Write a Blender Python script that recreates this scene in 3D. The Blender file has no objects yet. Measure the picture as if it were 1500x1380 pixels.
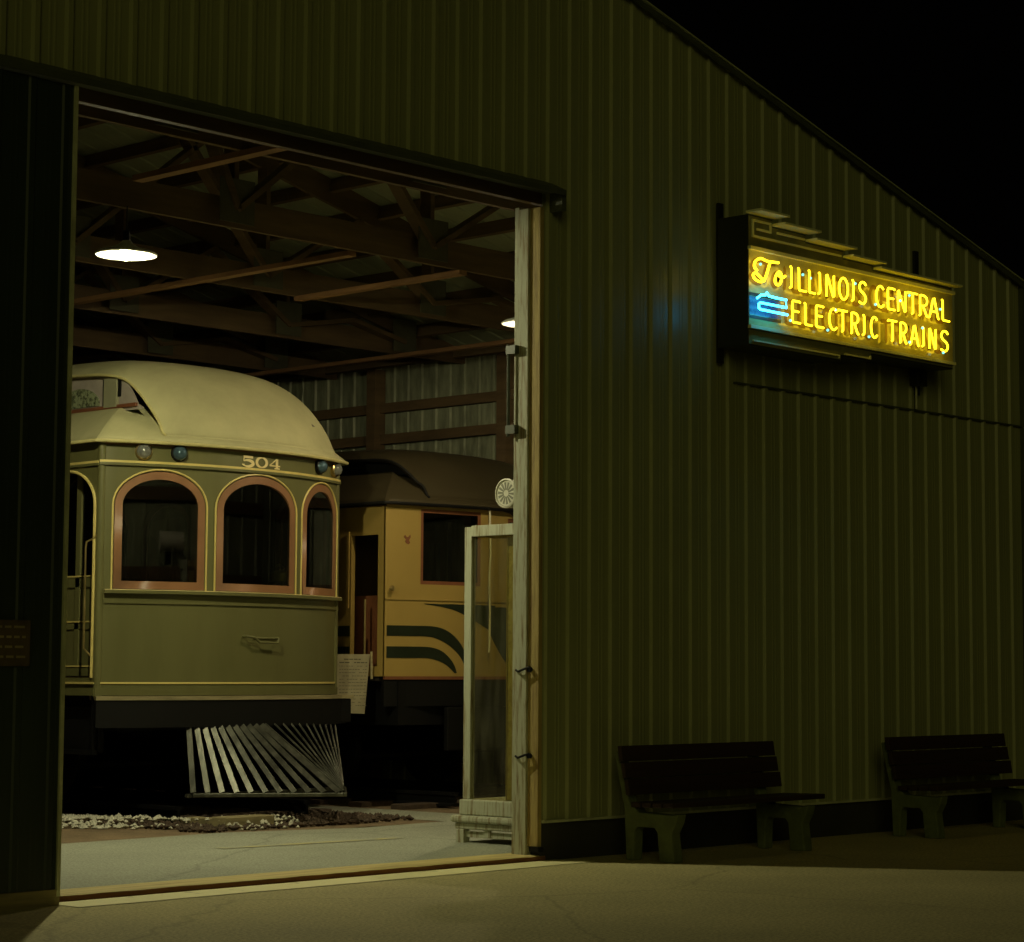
import bpy, math, random
from math import sin, cos, pi, radians as R_
from mathutils import Matrix, Vector
random.seed(7)

# ------------------------------------------------------------------ camera, world, light
scene = bpy.context.scene
col = scene.collection
cd = bpy.data.cameras.new("camera"); cam = bpy.data.objects.new("camera", cd); col.objects.link(cam)
scene.camera = cam
cd.sensor_width = 36; cd.lens = 3377.4 / 1500 * 36
cd.shift_x = -0.07596; cd.shift_y = -0.00837
cd.clip_start = 0.1; cd.clip_end = 400
yaw, pit, rol = 0.729672, 0.0911516, 0.0027327
f = Vector((cos(yaw)*cos(pit), sin(yaw)*cos(pit), sin(pit)))
rt = Vector((sin(yaw), -cos(yaw), 0)); up = rt.cross(f)
r2 = rt*cos(rol) + up*sin(rol); u2 = -rt*sin(rol) + up*cos(rol)
m = Matrix((r2, u2, -f)).transposed().to_4x4(); m.translation = Vector((-11.805, -11.036, 1.3))
cam.matrix_world = m

w = bpy.data.worlds.new("World"); scene.world = w; w.use_nodes = True
wn = w.node_tree.nodes; bg = wn["Background"]
bg.inputs[0].default_value = (0.5, 0.42, 0.3, 1); bg.inputs[1].default_value = 0.0006

SUN = 0.155
sl = bpy.data.lights.new("sun", 'SUN'); sl.energy = SUN; sl.angle = R_(25); sl.color = (1.0, 0.93, 0.27)
so = bpy.data.objects.new("sun", sl); col.objects.link(so)
sd = Vector((0.70, 0.66, -0.27)).normalized()
so.rotation_euler = sd.to_track_quat('-Z', 'Y').to_euler()
BULB = 6100.0; BULB_COL = (1.0, 0.955, 0.56)

scene.view_settings.view_transform = 'Standard'; scene.view_settings.look = 'None'
scene.view_settings.exposure = 0; scene.view_settings.gamma = 1
scene.cycles.use_denoising = True
scene.cycles.max_bounces = 8; scene.cycles.transparent_max_bounces = 12
scene.cycles.sample_clamp_indirect = 2.5; scene.cycles.sample_clamp_direct = 0
scene.cycles.caustics_reflective = False; scene.cycles.caustics_refractive = False
scene.cycles.use_light_tree = True

# ------------------------------------------------------------------ materials
def mat(name, c, rough=0.6, metal=0.0, var=0.25, scale=6.0, bump=0.0, c2=None, stretch=(1,1,1), spec=0.5, coat=0.0, thr=None, detail=6, fine=0.0):
    m = bpy.data.materials.new(name); m.use_nodes = True
    nt = m.node_tree; N = nt.nodes; L = nt.links; b = N["Principled BSDF"]
    b.inputs["Roughness"].default_value = rough; b.inputs["Metallic"].default_value = metal
    b.inputs["Specular IOR Level"].default_value = spec
    b.inputs["Coat Weight"].default_value = coat
    tc = N.new("ShaderNodeTexCoord"); mp = N.new("ShaderNodeMapping"); mp.inputs["Scale"].default_value = stretch
    L.new(tc.outputs["Object"], mp.inputs[0])
    nz = N.new("ShaderNodeTexNoise"); nz.inputs["Scale"].default_value = scale; nz.inputs["Detail"].default_value = detail
    nz.inputs["Roughness"].default_value = 0.65
    L.new(mp.outputs[0], nz.inputs["Vector"])
    cr = N.new("ShaderNodeValToRGB")
    a = thr[0] if thr else 0.3; z = thr[1] if thr else 0.72
    cr.color_ramp.elements[0].position = a; cr.color_ramp.elements[1].position = z
    lo = c2 if c2 else tuple(v*(1-var) for v in c); hi = c if c2 else tuple(min(1, v*(1+var*0.6)) for v in c)
    cr.color_ramp.elements[0].color = (*lo, 1); cr.color_ramp.elements[1].color = (*hi, 1)
    L.new(nz.outputs[0], cr.inputs[0])
    outc = cr.outputs[0]
    if fine:
        n2 = N.new("ShaderNodeTexNoise"); n2.inputs["Scale"].default_value = scale*fine; n2.inputs["Detail"].default_value = 3
        L.new(mp.outputs[0], n2.inputs["Vector"])
        mx = N.new("ShaderNodeMix"); mx.data_type = 'RGBA'; mx.blend_type = 'OVERLAY'; mx.inputs[0].default_value = 0.7
        L.new(outc, mx.inputs[6]); L.new(n2.outputs[0], mx.inputs[7]); outc = mx.outputs[2]
    L.new(outc, b.inputs["Base Color"])
    mr = N.new("ShaderNodeMapRange"); mr.inputs[3].default_value = max(0.02, rough-0.12); mr.inputs[4].default_value = min(1, rough+0.15)
    L.new(nz.outputs[0], mr.inputs[0]); L.new(mr.outputs[0], b.inputs["Roughness"])
    if bump:
        bp = N.new("ShaderNodeBump"); bp.inputs["Strength"].default_value = bump; bp.inputs["Distance"].default_value = 0.01
        n3 = N.new("ShaderNodeTexNoise"); n3.inputs["Scale"].default_value = scale*5; n3.inputs["Detail"].default_value = 5
        L.new(mp.outputs[0], n3.inputs["Vector"]); L.new(n3.outputs[0], bp.inputs["Height"]); L.new(bp.outputs[0], b.inputs["Normal"])
    return m
def emit(name, c, s):
    m = bpy.data.materials.new(name); m.use_nodes = True; nt = m.node_tree
    nt.nodes.remove(nt.nodes["Principled BSDF"]); e = nt.nodes.new("ShaderNodeEmission")
    e.inputs[0].default_value = (*c, 1); e.inputs[1].default_value = s
    nt.links.new(e.outputs[0], nt.nodes["Material Output"].inputs[0]); return m
def glassmat(name, tint=(0.75, 0.8, 0.72), rough=0.02, dirt=0.0, refl=0.07):
    m = bpy.data.materials.new(name); m.use_nodes = True; nt = m.node_tree; N = nt.nodes; L = nt.links
    N.remove(N["Principled BSDF"])
    t = N.new("ShaderNodeBsdfTransparent"); t.inputs[0].default_value = (*tint, 1)
    g = N.new("ShaderNodeBsdfGlossy"); g.inputs[1].default_value = rough
    lw = N.new("ShaderNodeLayerWeight"); lw.inputs[0].default_value = 0.5
    pw = N.new("ShaderNodeMath"); pw.operation = 'POWER'; pw.inputs[1].default_value = 4.0; L.new(lw.outputs["Facing"], pw.inputs[0])
    fr = N.new("ShaderNodeMath"); fr.operation = 'MULTIPLY_ADD'; fr.inputs[1].default_value = 0.9; fr.inputs[2].default_value = refl; L.new(pw.outputs[0], fr.inputs[0])
    mx = N.new("ShaderNodeMixShader"); L.new(fr.outputs[0], mx.inputs[0]); L.new(t.outputs[0], mx.inputs[1]); L.new(g.outputs[0], mx.inputs[2])
    o = mx.outputs[0]
    if dirt:
        d = N.new("ShaderNodeBsdfDiffuse"); d.inputs[0].default_value = (0.45, 0.43, 0.33, 1)
        nz = N.new("ShaderNodeTexNoise"); nz.inputs["Scale"].default_value = 5; nz.inputs["Detail"].default_value = 8
        mr = N.new("ShaderNodeMapRange"); mr.inputs[1].default_value = 0.3; mr.inputs[2].default_value = 0.8; mr.inputs[4].default_value = dirt
        L.new(nz.outputs[0], mr.inputs[0])
        m2 = N.new("ShaderNodeMixShader"); L.new(mr.outputs[0], m2.inputs[0]); L.new(o, m2.inputs[1]); L.new(d.outputs[0], m2.inputs[2]); o = m2.outputs[0]
    L.new(o, N["Material Output"].inputs[0]); return m

M = {}
M['steel'] = mat('painted_steel_siding', (0.29, 0.305, 0.16), 0.36, 0.0, 0.12, 0.9, 0.03, stretch=(1, 1, 0.5))
M['steel_in'] = mat('galvanised_liner', (0.34, 0.36, 0.24), 0.4, 0.1, 0.22, 1.5, 0.05, stretch=(1, 1, 0.3), fine=8)
M['roofing'] = mat('galvanised_roofing', (0.40, 0.44, 0.30), 0.45, 0.0, 0.25, 2.0, 0.05)
M['trim'] = mat('dark_green_trim', (0.075, 0.085, 0.055), 0.5, 0, 0.25, 4)
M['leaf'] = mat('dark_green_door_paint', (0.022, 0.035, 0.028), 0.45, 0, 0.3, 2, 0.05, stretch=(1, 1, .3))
M['edge'] = mat('door_edge_metal', (0.62, 0.64, 0.46), 0.4, 0.2, 0.3, 5)
M['kick'] = mat('weathered_kick_board', (0.30, 0.25, 0.13), 0.75, 0, 0.4, 6, 0.2, stretch=(.3, 1, 3))
M['wood'] = mat('roof_timber', (0.165, 0.105, 0.05), 0.75, 0, 0.4, 5, 0.15, stretch=(.25, .25, 2))
M['woody'] = mat('roof_timber_orange', (0.34, 0.18, 0.08), 0.7, 0, 0.35, 6, 0.15, stretch=(2, .25, 2))  # lighter, more orange timber tone for the braces
M['plate'] = mat('plywood_gusset', (0.10, 0.095, 0.055), 0.7, 0, 0.3, 8)
M['jamb'] = mat('peeling_white_jamb', (0.44, 0.45, 0.34), 0.7, 0, 0, 9, 0.4, c2=(0.20, 0.14, 0.06), stretch=(4, 4, .35), thr=(0.34, 0.52))
M['jambf'] = mat('weathered_yellow_jamb', (0.42, 0.32, 0.12), 0.75, 0, 0, 7, 0.4, c2=(0.17, 0.10, 0.035), stretch=(5, 5, .3), thr=(0.28, 0.55))
M['sill'] = mat('yellow_threshold_timber', (0.66, 0.54, 0.22), 0.75, 0, 0, 5, 0.3, c2=(0.38, 0.24, 0.08), stretch=(.3, 4, 4), thr=(0.25, 0.55))
M['sillf'] = mat('raw_threshold_face', (0.22, 0.09, 0.03), 0.8, 0, 0.4, 6, 0.3, stretch=(.3, 4, 4))
M['line'] = mat('worn_line_paint', (0.85, 0.78, 0.42), 0.7, 0, 0, 7, 0.2, c2=(0.4, 0.33, 0.15), thr=(0.27, 0.40))
def ground_mat(name, c, crack=.28, speck=48):
    m = mat(name, c, .88, 0, .22, .6, 0, detail=9); nt = m.node_tree; N = nt.nodes; L = nt.links; b = N["Principled BSDF"]
    src = b.inputs["Base Color"].links[0].from_socket
    tc = [n for n in N if n.type == 'TEX_COORD'][0]
    n1 = N.new("ShaderNodeTexNoise"); n1.inputs["Scale"].default_value = speck; n1.inputs["Detail"].default_value = 4; n1.inputs["Roughness"].default_value = .8
    L.new(tc.outputs["Object"], n1.inputs["Vector"])
    r1 = N.new("ShaderNodeMapRange"); r1.inputs[1].default_value = .32; r1.inputs[2].default_value = .68; r1.inputs[3].default_value = .5; r1.inputs[4].default_value = 1.5; L.new(n1.outputs[0], r1.inputs[0])
    nd = N.new("ShaderNodeTexNoise"); nd.inputs["Scale"].default_value = 2.2; nd.inputs["Detail"].default_value = 5; L.new(tc.outputs["Object"], nd.inputs["Vector"])
    ad = N.new("ShaderNodeVectorMath"); ad.operation = 'ADD'; L.new(tc.outputs["Object"], ad.inputs[0])
    sc = N.new("ShaderNodeVectorMath"); sc.operation = 'SCALE'; sc.inputs[3].default_value = .3; L.new(nd.outputs[1], sc.inputs[0]); L.new(sc.outputs[0], ad.inputs[1])
    vo = N.new("ShaderNodeTexVoronoi"); vo.feature = 'DISTANCE_TO_EDGE'; vo.inputs["Scale"].default_value = crack; L.new(ad.outputs[0], vo.inputs["Vector"])
    r2 = N.new("ShaderNodeMapRange"); r2.inputs[1].default_value = .001; r2.inputs[2].default_value = .006; r2.inputs[3].default_value = .8; r2.inputs[4].default_value = 1; L.new(vo.outputs[0], r2.inputs[0])
    mu = N.new("ShaderNodeMath"); mu.operation = 'MULTIPLY'; L.new(r1.outputs[0], mu.inputs[0]); L.new(r2.outputs[0], mu.inputs[1])
    mx = N.new("ShaderNodeVectorMath"); mx.operation = 'SCALE'; L.new(src, mx.inputs[0]); L.new(mu.outputs[0], mx.inputs[3]); L.new(mx.outputs[0], b.inputs["Base Color"])
    bp = N.new("ShaderNodeBump"); bp.inputs["Strength"].default_value = .5; bp.inputs["Distance"].default_value = .006; L.new(n1.outputs[0], bp.inputs["Height"]); L.new(bp.outputs[0], b.inputs["Normal"])
    return m
M['asphalt'] = ground_mat('asphalt', (0.47, 0.41, 0.19))
M['conc'] = ground_mat('worn_concrete', (0.31, 0.32, 0.25), .22, 60)
M['dirt'] = mat('packed_dirt', (0.20, 0.14, 0.08), 0.9, 0, 0.4, 2.5, 0.5, fine=20)
M['ballast'] = mat('white_ballast', (0.55, 0.53, 0.43), 0.85, 0, 0.45, 14, 0.3)
M['pit'] = mat('dark_ballast', (0.07, 0.045, 0.03), 0.9, 0, 0.5, 9, 0.8)
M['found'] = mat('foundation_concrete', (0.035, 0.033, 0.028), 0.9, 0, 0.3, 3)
M['olive'] = mat('olive_car_paint', (0.125, 0.120, 0.045), 0.36, 0, 0.13, 3.5, 0.04, coat=0.2, stretch=(1, 1, .14))
M['cream'] = mat('cream_roof_canvas', (0.43, 0.40, 0.215), 0.75, 0, 0.16, 2.0, 0.25, stretch=(1, 2.2, .6), detail=9)
M['creamy'] = mat('cream_edge_paint', (0.50, 0.44, 0.19), 0.6, 0, 0.2, 6)
M['post'] = mat('clerestory_post_paint', (0.27, 0.26, 0.16), 0.6, 0, 0.15, 6)
M['terra'] = mat('terracotta_sash_paint', (0.245, 0.118, 0.055), 0.45, 0, 0.18, 4)
M['pin'] = mat('yellow_stripe_paint', (0.62, 0.50, 0.17), 0.4, 0, 0.12, 9)
M['gold'] = mat('gold_leaf_numbers', (0.72, 0.60, 0.30), 0.4, 0.1, 0.12, 12)
M['clere'] = mat('grey_clerestory_paint', (0.36, 0.31, 0.27), 0.5, 0, 0.2, 6)
M['artg'] = mat('cathedral_glass', (0.55, 0.62, 0.38), 0.12, 0.5, 0, 30, 1.0, c2=(0.10, 0.12, 0.06), thr=(0.4, 0.55))
M['black'] = mat('black_iron', (0.0035, 0.0033, 0.003), 0.6, 0.0, 0.3, 6, spec=.25)
M['slat'] = mat('worn_pilot_slat', (0.10, 0.10, 0.08), 0.36, 0.6, 0.6, 5, 0.2, stretch=(1, 1, .3), fine=3)
M['brass'] = mat('brass', (0.55, 0.42, 0.18), 0.35, 0.9, 0.2, 8)
M['dark'] = mat('dark_interior', (0.03, 0.022, 0.014), 0.7, 0, 0.4, 5)
M['mahog'] = mat('interior_wood', (0.16, 0.09, 0.04), 0.45, 0, 0.3, 4)
M['yellow'] = mat('orange_yellow_car_paint', (0.36, 0.245, 0.066), 0.42, 0, 0.10, 1.2, 0.04, coat=.1)
M['green'] = mat('dark_green_stripe_paint', (0.012, 0.018, 0.008), 0.4, 0, 0.3, 6)
M['brown'] = mat('brown_roof_canvas', (0.058, 0.045, 0.022), 0.42, 0, 0.2, 1.5, 0.2)
M['red'] = mat('dull_red_paint', (0.20, 0.07, 0.03), 0.5, 0, 0.3, 5)
M['paper'] = mat('aged_placard', (0.34, 0.30, 0.19), 0.7, 0, 0.25, 5)
M['ink'] = mat('faded_ink', (0.10, 0.085, 0.05), 0.8, 0, 0.2, 9)
M['mark'] = mat('dim_plaque', (0.10, 0.07, 0.035), 0.7, 0, 0.4, 9)
M['white'] = mat('white_cast_metal', (0.62, 0.60, 0.50), 0.5, 0, 0.12, 9)
M['slot'] = mat('slot_shadow_grey', (0.20, 0.20, 0.15), 0.7, 0, 0.1, 9)
M['lens'] = mat('clear_marker_lens', (0.42, 0.43, 0.40), 0.06, 0.7, 0.3, 12)
M['lensb'] = mat('blue_marker_lens', (0.10, 0.17, 0.22), 0.08, 0.6, 0.3, 12)
M['benchc'] = mat('bench_concrete', (0.12, 0.145, 0.065), 0.85, 0, 0.3, 9, 0.4)
M['benchw'] = mat('stained_bench_slat', (0.028, 0.012, 0.008), 0.7, 0, 0.4, 7, 0.2, stretch=(.3, 4, 4))
M['cab'] = mat('sign_cabinet_enamel', (0.018, 0.020, 0.012), 0.45, 0, 0.3, 4)
M['panel'] = mat('sign_face_enamel', (0.50, 0.46, 0.20), 0.16, 0, 0.2, 5, coat=0.5)
M['frieze'] = mat('sign_frieze_enamel', (0.24, 0.23, 0.09), 0.35, 0, 0.3, 5)
M['bar'] = mat('sign_trim_cream', (0.82, 0.82, 0.5), 0.4, 0, 0.1, 6)
M['ltr'] = mat('letter_reflection_brown', (0.22, 0.13, 0.035), 0.4, 0, 0.2, 9)
M['navy'] = mat('navy_contrast_patch', (0.035, 0.075, 0.16), 0.25, 0, 0.2, 6)
M['neony'] = emit('yellow_neon', (1.0, 0.66, 0.012), 4.8)
M['neonb'] = emit('blue_neon', (0.03, 0.52, 0.9), 11.0)
M['glint'] = emit('painted_glint', (0.30, 1.0, 0.85), 1.3)  # emissive colour that paints glints on the tube glass
M['bulb'] = emit('bulb_glow', BULB_COL, BULB); M['bulb2'] = emit('bulb_glow_warm', (1.0, 0.84, 0.50), BULB*.45)
M['glass'] = glassmat('window_glass', (0.17, 0.19, 0.15), refl=0.05)
M['glassd'] = glassmat('dusty_booth_glass', (0.80, 0.80, 0.62), 0.05, 0.10)
M['enamel'] = mat('white_enamel_reflector', (0.8, 0.8, 0.74), 0.35, 0, 0.05, 6)
M['cloth'] = mat('white_cord', (0.6, 0.55, 0.38), 0.9, 0, 0.1, 9)

# ------------------------------------------------------------------ mesh helpers
class MB:
    def __init__(s): s.v = []; s.f = []
    def add(s, vs, fs):
        o = len(s.v); s.v += [tuple(p) for p in vs]; s.f += [tuple(i+o for i in q) for q in fs]; return s
    def box(s, a, b):
        x0, y0, z0 = a; x1, y1, z1 = b
        if x0 > x1: x0, x1 = x1, x0
        if y0 > y1: y0, y1 = y1, y0
        if z0 > z1: z0, z1 = z1, z0
        return s.add([(x0,y0,z0),(x1,y0,z0),(x1,y1,z0),(x0,y1,z0),(x0,y0,z1),(x1,y0,z1),(x1,y1,z1),(x0,y1,z1)],
                     [(0,3,2,1),(4,5,6,7),(0,1,5,4),(1,2,6,5),(2,3,7,6),(3,0,4,7)])
    def bar(s, a, b, w, h, upv=(0,0,1)):
        a = Vector(a); b = Vector(b); d = (b-a).normalized(); u = Vector(upv)
        if abs(d.dot(u)) > .98: u = Vector((0,1,0))
        r = d.cross(u).normalized(); t = r.cross(d).normalized()
        vs = []
        for p in (a, b):
            for i, j in ((-1,-1),(1,-1),(1,1),(-1,1)): vs.append(p + r*i*w/2 + t*j*h/2)
        return s.add(vs, [(0,1,2,3),(7,6,5,4),(0,4,5,1),(1,5,6,2),(2,6,7,3),(3,7,4,0)])
    def tube(s, pts, r, n=8, closed=False):
        pts = [Vector(p) for p in pts]; rings = []; k = len(pts)
        prev = None
        for i, p in enumerate(pts):
            if closed: d = (pts[(i+1) % k] - pts[i-1])
            else: d = pts[min(i+1, k-1)] - pts[max(i-1, 0)]
            d = d.normalized() if d.length > 1e-9 else Vector((0,0,1))
            if prev is None:
                u = Vector((0,0,1)) if abs(d.z) < .9 else Vector((1,0,0))
                u = (u - d*u.dot(d)).normalized()
            else:
                u = prev - d*prev.dot(d)
                u = u.normalized() if u.length > 1e-6 else prev
            prev = u; q = d.cross(u)
            rr = r[i] if isinstance(r, (list, tuple)) else r
            rings.append([p + (u*cos(2*pi*j/n) + q*sin(2*pi*j/n))*rr for j in range(n)])
        vs = [v for g in rings for v in g]; fs = []
        for i in range(k if closed else k-1):
            a = i*n; b = ((i+1) % k)*n
            for j in range(n): fs.append((a+j, a+(j+1)%n, b+(j+1)%n, b+j))
        if not closed: fs += [tuple(reversed(range(n))), tuple(range((k-1)*n, k*n))]
        return s.add(vs, fs)
    def lathe(s, prof, o=(0,0,0), axis='Z', n=32):
        vs = []; fs = []
        for (r, h) in prof:
            for j in range(n):
                a = 2*pi*j/n; x, y = r*cos(a), r*sin(a)
                p = {'Z': (x, y, h), 'X': (h, x, y), 'Y': (x, h, y)}[axis]
                vs.append((p[0]+o[0], p[1]+o[1], p[2]+o[2]))
        for i in range(len(prof)-1):
            for j in range(n): fs.append((i*n+j, i*n+(j+1)%n, (i+1)*n+(j+1)%n, (i+1)*n+j))
        if prof[0][0] > 1e-6: fs.append(tuple(reversed(range(n))))
        if prof[-1][0] > 1e-6: fs.append(tuple(range((len(prof)-1)*n, len(prof)*n)))
        return s.add(vs, fs)
    def grid(s, rows):
        n = len(rows[0]); vs = [p for r in rows for p in r]; fs = []
        for i in range(len(rows)-1):
            for j in range(n-1): fs.append((i*n+j, i*n+j+1, (i+1)*n+j+1, (i+1)*n+j))
        return s.add(vs, fs)
    def prism(s, poly, fn, d0, d1):
        """poly in (a,b); fn(a,b,d)->xyz"""
        n = len(poly); vs = [fn(a, b, d0) for a, b in poly] + [fn(a, b, d1) for a, b in poly]
        return s.add(vs, [tuple(range(n)), tuple(reversed(range(n, 2*n)))] + [(i, i+n, (i+1)%n+n, (i+1)%n) for i in range(n)])
    def ribbon(s, A, B, fn, d0, d1):
        """closed or open strip between polylines A and B mapped by fn(a,b,d), with thickness d0..d1"""
        n = len(A); vs = []
        for P, d in ((A, d1), (B, d1), (A, d0), (B, d0)): vs += [fn(a, b, d) for a, b in P]
        fs = []
        for i in range(n-1):
            fs += [(i, i+1, n+i+1, n+i), (2*n+i, 3*n+i, 3*n+i+1, 2*n+i+1), (i, 2*n+i, 2*n+i+1, i+1), (n+i, n+i+1, 3*n+i+1, 3*n+i)]
        fs += [(0, n, 3*n, 2*n), (n-1, 3*n-1, 4*n-1, 2*n-1)]
        return s.add(vs, fs)
    def build(s, name, m, parent=None, smooth=False, bevel=0, solid=0):
        me = bpy.data.meshes.new(name); me.from_pydata(s.v, [], s.f); me.validate(); me.update()
        o = bpy.data.objects.new(name, me); col.objects.link(o); me.materials.append(m)
        if parent: o.parent = parent
        import bmesh
        bm = bmesh.new(); bm.from_mesh(me); bmesh.ops.remove_doubles(bm, verts=bm.verts, dist=1e-5)
        bmesh.ops.recalc_face_normals(bm, faces=bm.faces); bm.to_mesh(me); bm.free()
        if smooth:
            me.polygons.foreach_set('use_smooth', [True]*len(me.polygons)); me.update()
            try: me.set_sharp_from_angle(angle=R_(40))
            except Exception: pass
        if solid:
            q = o.modifiers.new('s', 'SOLIDIFY'); q.thickness = solid; q.offset = -1
        if bevel:
            q = o.modifiers.new('b', 'BEVEL'); q.width = bevel; q.segments = 2; q.limit_method = 'ANGLE'
        return o
def thing(name, label, cat, group=None, loc=(0,0,0)):
    o = bpy.data.objects.new(name, None); col.objects.link(o); o.location = loc
    o.empty_display_size = .3; tag(o, label, cat, group); return o
def tag(o, label, cat, group=None):
    o['label'] = label; o['category'] = cat
    if group: o['group'] = group
    return o
def struct(o, kind='structure'): o['kind'] = kind; return o
def lerp(a, b, t): return a + (b-a)*t
def sstep(a, b, x):
    t = max(0, min(1, (x-a)/(b-a))); return t*t*(3-2*t)
def spline(P, n=6):
    """catmull-rom through 2d points"""
    out = []; k = len(P)
    for i in range(k-1):
        p0, p1, p2, p3 = P[max(i-1, 0)], P[i], P[i+1], P[min(i+2, k-1)]
        for j in range(n):
            t = j/n
            out.append(tuple(.5*(2*p1[c] + (p2[c]-p0[c])*t + (2*p0[c]-5*p1[c]+4*p2[c]-p3[c])*t*t + (3*p1[c]-p0[c]-3*p2[c]+p3[c])*t**3) for c in range(len(p1))))
    out.append(tuple(P[-1])); return out

# ------------------------------------------------------------------ ground
HX0, HX1, HY1 = -14.4, 6.43, 24.0        # hall extents
PEAK_X = -4.0
def roof_z(x): return 6.334 - 0.268*(abs(x-PEAK_X) - 5.03)
g = MB(); g.add([(-60,-60,0),(60,-60,0),(60,60,0),(-60,60,0)], [(0,1,2,3)]); struct(g.build('asphalt_ground', M['asphalt']))
# concrete crossing in front of the tracks and walkways between them
g = MB(); g.add([(-14,.11,.014),(6.3,.11,.014),(6.3,3.5,.014),(2.55,3.4,.014),(1.4,3.3,.014),(.2,3.66,.014),(-2,3.55,.014),(-14,3.5,.014)], [tuple(range(8))])
g.add([(2.5,3.4,.010),(3.35,3.4,.010),(3.35,23.8,.010),(2.5,23.8,.010)], [(0,1,2,3)])
struct(g.build('concrete_walkway', M['conc']))
g = MB(); g.add([(-14,3.45,.006),(6.3,3.45,.006),(6.3,23.9,.006),(-14,23.9,.006)], [(0,1,2,3)]); struct(g.build('dirt_floor', M['dirt']))
def stones(x0, x1, y0, y1, n, smin, smax, hfun, name, m):
    g = MB()
    for _ in range(n):
        x = random.uniform(x0, x1); y = random.uniform(y0, y1); h = hfun(x, y)
        if h is None: continue
        s = random.uniform(smin, smax); q = [random.uniform(.6, 1.2) for _ in range(6)]; a = random.random()*pi; c_, s_ = cos(a), sin(a)
        P = [(s*q[0],0,0),(0,s*q[1],0),(-s*q[2],0,0),(0,-s*q[3],0),(0,0,s*q[4]*.8),(0,0,-s*q[5]*.8)]
        g.add([(x+px*c_-py*s_, y+px*s_+py*c_, h+pz) for px, py, pz in P], [(0,1,4),(1,2,4),(2,3,4),(3,0,4),(1,0,5),(2,1,5),(3,2,5),(0,3,5)])
    o = g.build(name, m); struct(o, 'stuff'); return o
def hb(x, y):
    # white ballast bank along the front and left of the first track
    e = 3.95 + max(0, (.45 - x))*1.35
    if x > .45: e = 3.72
    d = y - e
    lim = .95 if x < .45 else .5
    if d < 0 or d > lim + random.uniform(-.25, .1) or (x > .05 and random.random() < .7): return None
    return .012 + .07*min(1, d/.3)
stones(-2.2, 1.25, 3.7, 8.5, 16000, .014, .034, hb, 'white_gravel', M['ballast'])
def hp(x, y): return .02 + .02*random.random()
stones(.1, 2.45, 3.75, 7.0, 5000, .015, .035, hp, 'dark_gravel', M['pit'])  # near-black gravel over the bed of the first track
def rails(xc, name):
    t = thing(name, {'rail_track': 'steel rails on dark ties under the olive green car'}.get(name, name), 'railway track', 'tracks inside the shed')
    for sx in (-1, 1):
        g = MB(); x = xc + sx*.72
        g.prism([(-.07,.03),(.07,.03),(.07,.045),(.012,.06),(.012,.12),(.035,.13),(.035,.16),(-.035,.16),(-.035,.13),(-.012,.12),(-.012,.06),(-.07,.045)], lambda a, b, d: (x+a, d, b), 4.75, 23.5)
        g.build('rail', M['black'], t)
    y = 4.95
    while y < 15: MB().box((xc-1.2, y, .0), (xc+1.2, y+.2, .055)).build('tie', M['dirt'] if False else M['pit'], t, bevel=.008); y += .6
    return t
t1 = rails(1.34, 'rail_track')
t2 = rails(4.66, 'rail_track'); t2['label'] = 'steel rails on dark ties under the yellow striped car'
o = tag(MB().box((.46, 3.93, .0), (.98, 4.12, .11)).box((.5, 4.125, .004), (.62, 4.5, .09)).build('timber_block', M['kick'], bevel=.008), 'short rough timber blocks lying in the white gravel before the olive car', 'timber')
# faded yellow stripe on the crossing
g = MB(); g.add([(-.9,2.28,.018),(.75,2.12,.018),(.75,2.24,.018),(-.9,2.40,.018)], [(0,1,2,3)])
M['fade'] = mat('faded_yellow_paint', (0.42, 0.37, 0.18), .8, 0, 0, 6, .1, c2=(.30,.31,.25), thr=(.4,.6))
struct(g.build('road_marking', M['fade']))
g = MB()
xs = [-4.05 + i*(4.22/24) for i in range(25)]
g.grid([[(x+.12*(x>.1), -.33 + .008*random.uniform(-1,1), .004) for x in xs], [(x, -.012 + .004*random.uniform(-1,1), .004) for x in xs]])
struct(g.build('road_marking', M['line']))

# ------------------------------------------------------------------ the shed
shed = thing('train_shed', 'large corrugated steel train shed with a wide open doorway', 'building', loc=(0,0,0))
def corr(fn, a0, a1, zb, zt, m, name, parent, pitch=.2286, amp=.022, phase=0.0):
    """corrugated sheet: fn(a, depth, z); ridges outwards"""
    xs = []; k = math.floor((a0-phase)/pitch)
    while True:
        b = phase + k*pitch
        if b > a1 + pitch: break
        xs += [(b-.030, 0), (b-.017, amp), (b+.017, amp), (b+.030, 0), (b+.088, 0), (b+.094, .002), (b+.104, .002), (b+.110, 0), (b+.160-.036, 0), (b+.160-.030, .002), (b+.160-.020, .002), (b+.160-.014, 0)]
        k += 1
    xs = [(x, d) for x, d in xs if a0 < x < a1]; xs = [(a0, 0)] + xs + [(a1, 0)]
    g = MB(); zz = lambda z, x: z(x) if callable(z) else z
    g.grid([[fn(x, d, zz(zb, x)) for x, d in xs], [fn(x, d, zz(zt, x)) for x, d in xs]])
    return g.build(name, m, parent, solid=.0)
fw = lambda x, d, z: (x, -d, z)
corr(fw, .03, HX1, .275, lambda x: roof_z(x)-.004, M['steel'], 'front_wall', shed, phase=.085)
corr(fw, -4.75, .03, 4.72, lambda x: roof_z(x)-.004, M['steel'], 'gable_wall', shed, phase=.085)
corr(fw, HX0, -4.75, .275, lambda x: roof_z(x)-.004, M['steel'], 'front_wall', shed, phase=.085)
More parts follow.
